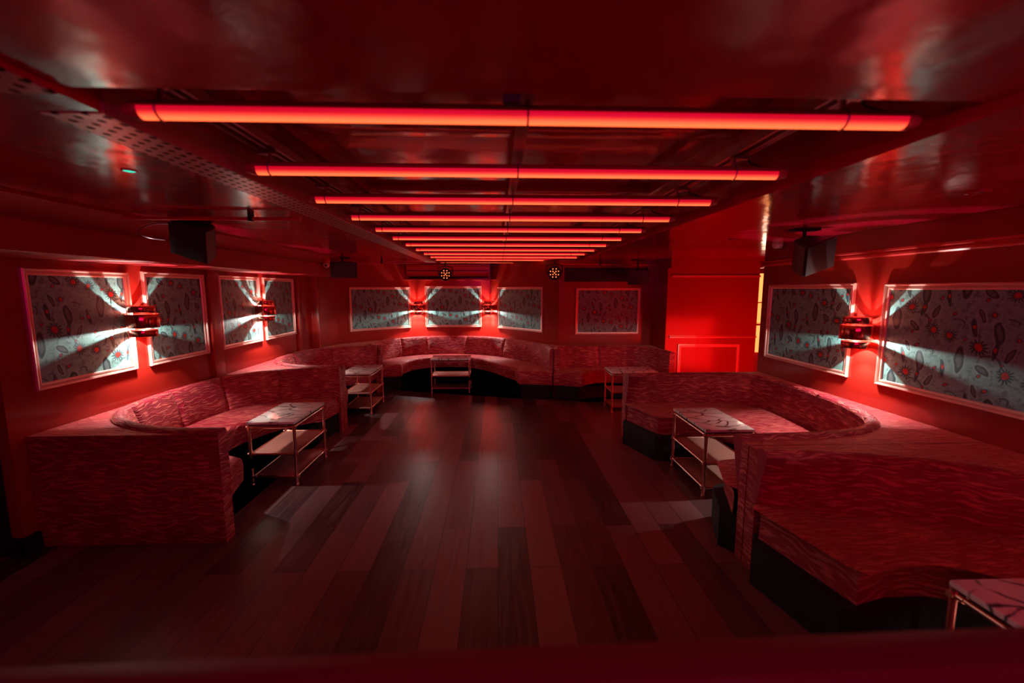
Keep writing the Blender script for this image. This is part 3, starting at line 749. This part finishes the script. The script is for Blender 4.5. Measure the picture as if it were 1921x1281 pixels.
    return t
def fl(*seq):     # front line: straight points and 'arc' lists
    out = []
    for s in seq:
        if isinstance(s, list): out += [tuple(v) for v in cat(s, 6)]
        else: out.append(s)
    return out

banquette('curved_banquette', 'curved red velvet banquette nearest the camera on the left wall',
    [(-1.835, 2.85), (-2.15, 2.865), (-2.45, 2.95), (-2.72, 3.12), (-2.89, 3.36), (-2.955, 3.66), (-2.965, 3.98), (-2.94, 4.30), (-2.86, 4.58), (-2.64, 4.84), (-2.30, 4.99), (-1.87, 5.04)],
    [(-1.87, 5.125), (-3.045, 5.125), (-3.045, 2.77), (-1.835, 2.77)],
    fl((-1.86, 2.86), (-1.955, 3.20), [(-2.1, 3.27), (-2.33, 3.48), (-2.43, 3.75), (-2.40, 4.08), (-2.25, 4.40), (-2.08, 4.58)], (-1.94, 4.66), (-1.885, 5.03)), -1, (.36, .50, .66, .82), (.5,))
banquette('curved_banquette', 'curved red velvet banquette at the far end of the left wall',
    [(-1.87, 5.225), (-2.2, 5.24), (-2.50, 5.32), (-2.78, 5.52), (-2.93, 5.8), (-2.955, 6.1), (-2.93, 6.40), (-2.80, 6.70), (-2.58, 6.90), (-2.3, 6.98), (-1.98, 6.98)],
    [(-1.98, 7.04), (-2.935, 7.04), (-3.045, 6.70), (-3.045, 5.135), (-1.87, 5.135)],
    fl((-1.89, 5.24), (-1.97, 5.56), [(-2.1, 5.62), (-2.32, 5.80), (-2.42, 6.08), (-2.34, 6.36), (-2.15, 6.54)], (-2.0, 6.62), (-2.0, 6.97)), -1, (.3, .55, .78), ())
banquette('curved_banquette', 'horseshoe red velvet banquette against the centre of the back wall',
    [(-1.93, 7.11), (-2.08, 7.24), (-2.14, 7.50), (-2.08, 7.80), (-1.90, 8.10), (-1.56, 8.36), (-1.2, 8.47), (-.86, 8.49), (-.5, 8.44), (-.2, 8.32), (.05, 8.13), (.27, 7.87), (.50, 7.60), (.68, 7.35), (.80, 7.05), (.83, 6.58)],
    [(.88, 6.58), (.88, 7.36), (-.135, 8.61), (-1.595, 8.61), (-2.745, 7.50), (-2.91, 7.05), (-1.93, 7.05)],
    fl((-1.93, 7.12), (-1.62, 7.16), [(-1.63, 7.32), (-1.56, 7.60), (-1.36, 7.87), (-1.05, 8.0), (-.80, 8.0), (-.5, 7.90), (-.24, 7.66), (.0, 7.28), (.16, 6.98)], (.29, 6.76), (.33, 6.50), (.84, 6.40)), -1, (.24, .345, .50, .675, .80), (.3, .5, .72))
banquette('curved_banquette', 'low dark red velvet banquette under the grille on the back wall',
    [(.96, 6.56), (.98, 6.80), (1.12, 6.91), (1.46, 6.90), (1.8, 6.88), (2.13, 6.82), (2.40, 6.68), (2.54, 6.45), (2.56, 6.15)],
    [(2.625, 6.15), (2.645, 7.17), (1.04, 7.17), (.89, 7.34), (.89, 6.56)],
    fl((.86, 6.40), (1.27, 6.26), [(1.34, 6.36), (1.52, 6.48), (1.75, 6.52), (2.0, 6.46), (2.12, 6.35)], (2.18, 6.22), (2.54, 6.16)), -1, (.42, .7), ())
banquette('curved_banquette', 'zebra-ripple red velvet banquette in the middle of the right wall',
    [(1.44, 4.62), (1.75, 4.63), (2.1, 4.63), (2.5, 4.62), (2.78, 4.52), (2.90, 4.28), (2.935, 3.9), (2.92, 3.55), (2.86, 3.2), (2.73, 2.88), (2.50, 2.68), (2.15, 2.58), (1.53, 2.54)],
    [(1.53, 2.455), (XR-.004, 2.455), (XR-.004, 4.76), (1.44, 4.76)],
    fl((1.45, 4.60), (1.62, 4.12), [(1.85, 4.06), (2.12, 3.92), (2.32, 3.68), (2.36, 3.42), (2.25, 3.16), (2.05, 3.00)], (1.66, 2.93), (1.53, 2.58)), 1, (.36, .53, .70), (.5,))
banquette('curved_banquette', 'large red velvet banquette in the right foreground, cut by the photo edge',
    [(1.53, 2.345), (1.85, 2.32), (2.2, 2.24), (2.5, 2.11), (2.74, 1.90), (2.88, 1.58), (2.93, 1.2), (2.88, .8), (2.70, .5), (2.35, .33), (1.6, .28)],
    [(1.6, .2), (XR-.004, .2), (XR-.004, 2.445), (1.53, 2.445)],
    fl((1.53, 2.30), (1.655, 1.755), [(1.82, 1.80), (2.08, 1.79), (2.32, 1.62), (2.42, 1.35), (2.42, 1.05), (2.32, .78), (2.1, .64)], (1.72, .58), (1.6, .33)), 1, (.30, .62), (.4,))

# ------------------------------------------------------------------ side tables
def make_table():
    t = thing('side_table', 'x', 'table', group='marble topped copper tube side tables')
    W, D, H = .19, .31, .575
    bm = NB(); box(bm, (-W-.012, -D-.012, H-.022), (W+.012, D+.012, H), .004); mt = finish('marble_top', bm, M['marble'], t)
    bm = NB(); box(bm, (-W-.004, -D-.004, H-.032), (W+.004, D+.004, H-.022), .002); finish('under_board', bm, M['black'], mt)
    for sx in (-1, 1):
        for sy in (-1, 1):
            bm = NB(); x, y = sx*W, sy*D
            tube(bm, (x, y, .012), (x, y, H-.032), .0132, 16)
            for z in (.08, .285, H-.05): tube(bm, (x, y, z-.02), (x, y, z+.02), .0165, 16)
            lathe(bm, [(0, 0), (.016, 0), (.018, .006), (.016, .02), (.0115, .026)], (x, y, 0), 16)
            finish('leg', bm, M['brass'], t)
    for z in (.08, .285, H-.05):
        bm = NB()
        for s in (-1, 1):
            tube(bm, (-W, s*D, z), (W, s*D, z), .011, 12); tube(bm, (s*W, -D, z), (s*W, D, z), .011, 12)
            for q in (-1, 1):
                tube(bm, (q*W, s*D, z), (q*(W-.04), s*D, z), .0145, 12); tube(bm, (q*W, s*D, z), (q*W, s*(D-.04), z), .0145, 12)
                tube(bm, (q*W, s*D, z), (q*(W+.022), s*D, z), .0135, 12)
        finish('frame_rail', bm, M['brass'], t)
        if z < .4:
            bm = NB(); box(bm, (-W+.004, -D+.004, z-.003), (W-.004, D-.004, z+.005), .002); finish('shelf', bm, M['shelf'], t)
    return t
t0 = make_table()
tabs = [((-1.945, 3.935, 0), 0, 'marble topped copper tube table in front of the near left banquette'),
    ((-1.93, 6.10, 0), 0, 'marble topped copper tube table in front of the far left banquette'),
    ((-.775, 7.14, 0), PI/2, 'marble topped copper tube table in front of the centre back banquette'),
    ((1.90, 5.93, 0), PI/2, 'marble topped copper tube table by the banquette under the grille, half hidden'),
    ((1.885, 3.60, 0), 0, 'marble topped copper tube table in front of the middle right banquette'),
    ((1.965, 1.16, 0), 0, 'marble topped table cut off at the lower right corner of the photo')]
for i, (loc, rz, lab) in enumerate(tabs):
    o = t0 if i == 0 else copy_tree(t0)
    o.location = loc; o.rotation_euler.z = rz; o['label'] = lab

# ------------------------------------------------------------------ sliver of the bar behind the corridor
t = thing('back_bar', 'narrow view of a lit bar back behind the corridor opening', 'bar', (4.55, 7.6, 0))
bm = NB(); box(bm, (-.35, 0, 0), (.5, .3, .55), .01); finish('cabinet', bm, M['ac'], t)
bm = NB(); box(bm, (-.35, -.01, .56), (.5, .02, 1.05), .01); finish('lit_panel', bm, M['warm'], t)
bm = NB(); box(bm, (-.35, -.05, 1.06), (.5, .3, 1.09), .005); box(bm, (-.35, -.05, 1.46), (.5, .3, 1.48), .004); finish('shelf', bm, M['brass'], t)
bm = NB(); box(bm, (-.35, .27, 1.09), (.5, .3, 2.0)); finish('glow_panel', bm, M['warm'], t)  # back panel glows by its own emission, in place of reflected bar light
for k, z0 in enumerate((1.09, 1.48)):
    for i, x in enumerate((4.50, 4.60, 4.70)):
        bm = NB()
        lathe(bm, [(0, 0), (.034, 0), (.036, .01), (.036, .17), (.028, .20), (.013, .225), (.012, .28), (.015, .285), (.015, .30), (0, .30)], (x, 7.68, z0), 14)
        tag(finish('bottle', bm, (M['bottle'], M['bottle_amber'], M['bottle'])[i], None), '%s bottle on the %s bar shelf%s' % (('clear', 'amber', 'clear')[i], ('lower', 'upper')[k], (', left of the amber one', '', ', right of the amber one')[i]), 'bottle', 'bottles on the bar shelves')
light('bar_light', 'POINT', (4.6, 7.2, 1.7), 6, (1, .75, .6), shadow_soft_size=.2)

# ------------------------------------------------------------------ rail in front of the camera
t = thing('padded_rail', 'blurred dark red padded rail running along the bottom of the photo', 'rail', (0, .52, 0), math.radians(0.8))
bm = NB(); box(bm, (-1.2, -.035, 1.125), (1.2, .035, 1.198), .026); finish('padded_top', bm, M['rail'], t, 60)
bm = NB(); box(bm, (-1.2, -.033, 0), (1.2, .02, 1.125), .004); finish('front_panel', bm, M['railfront'], t)
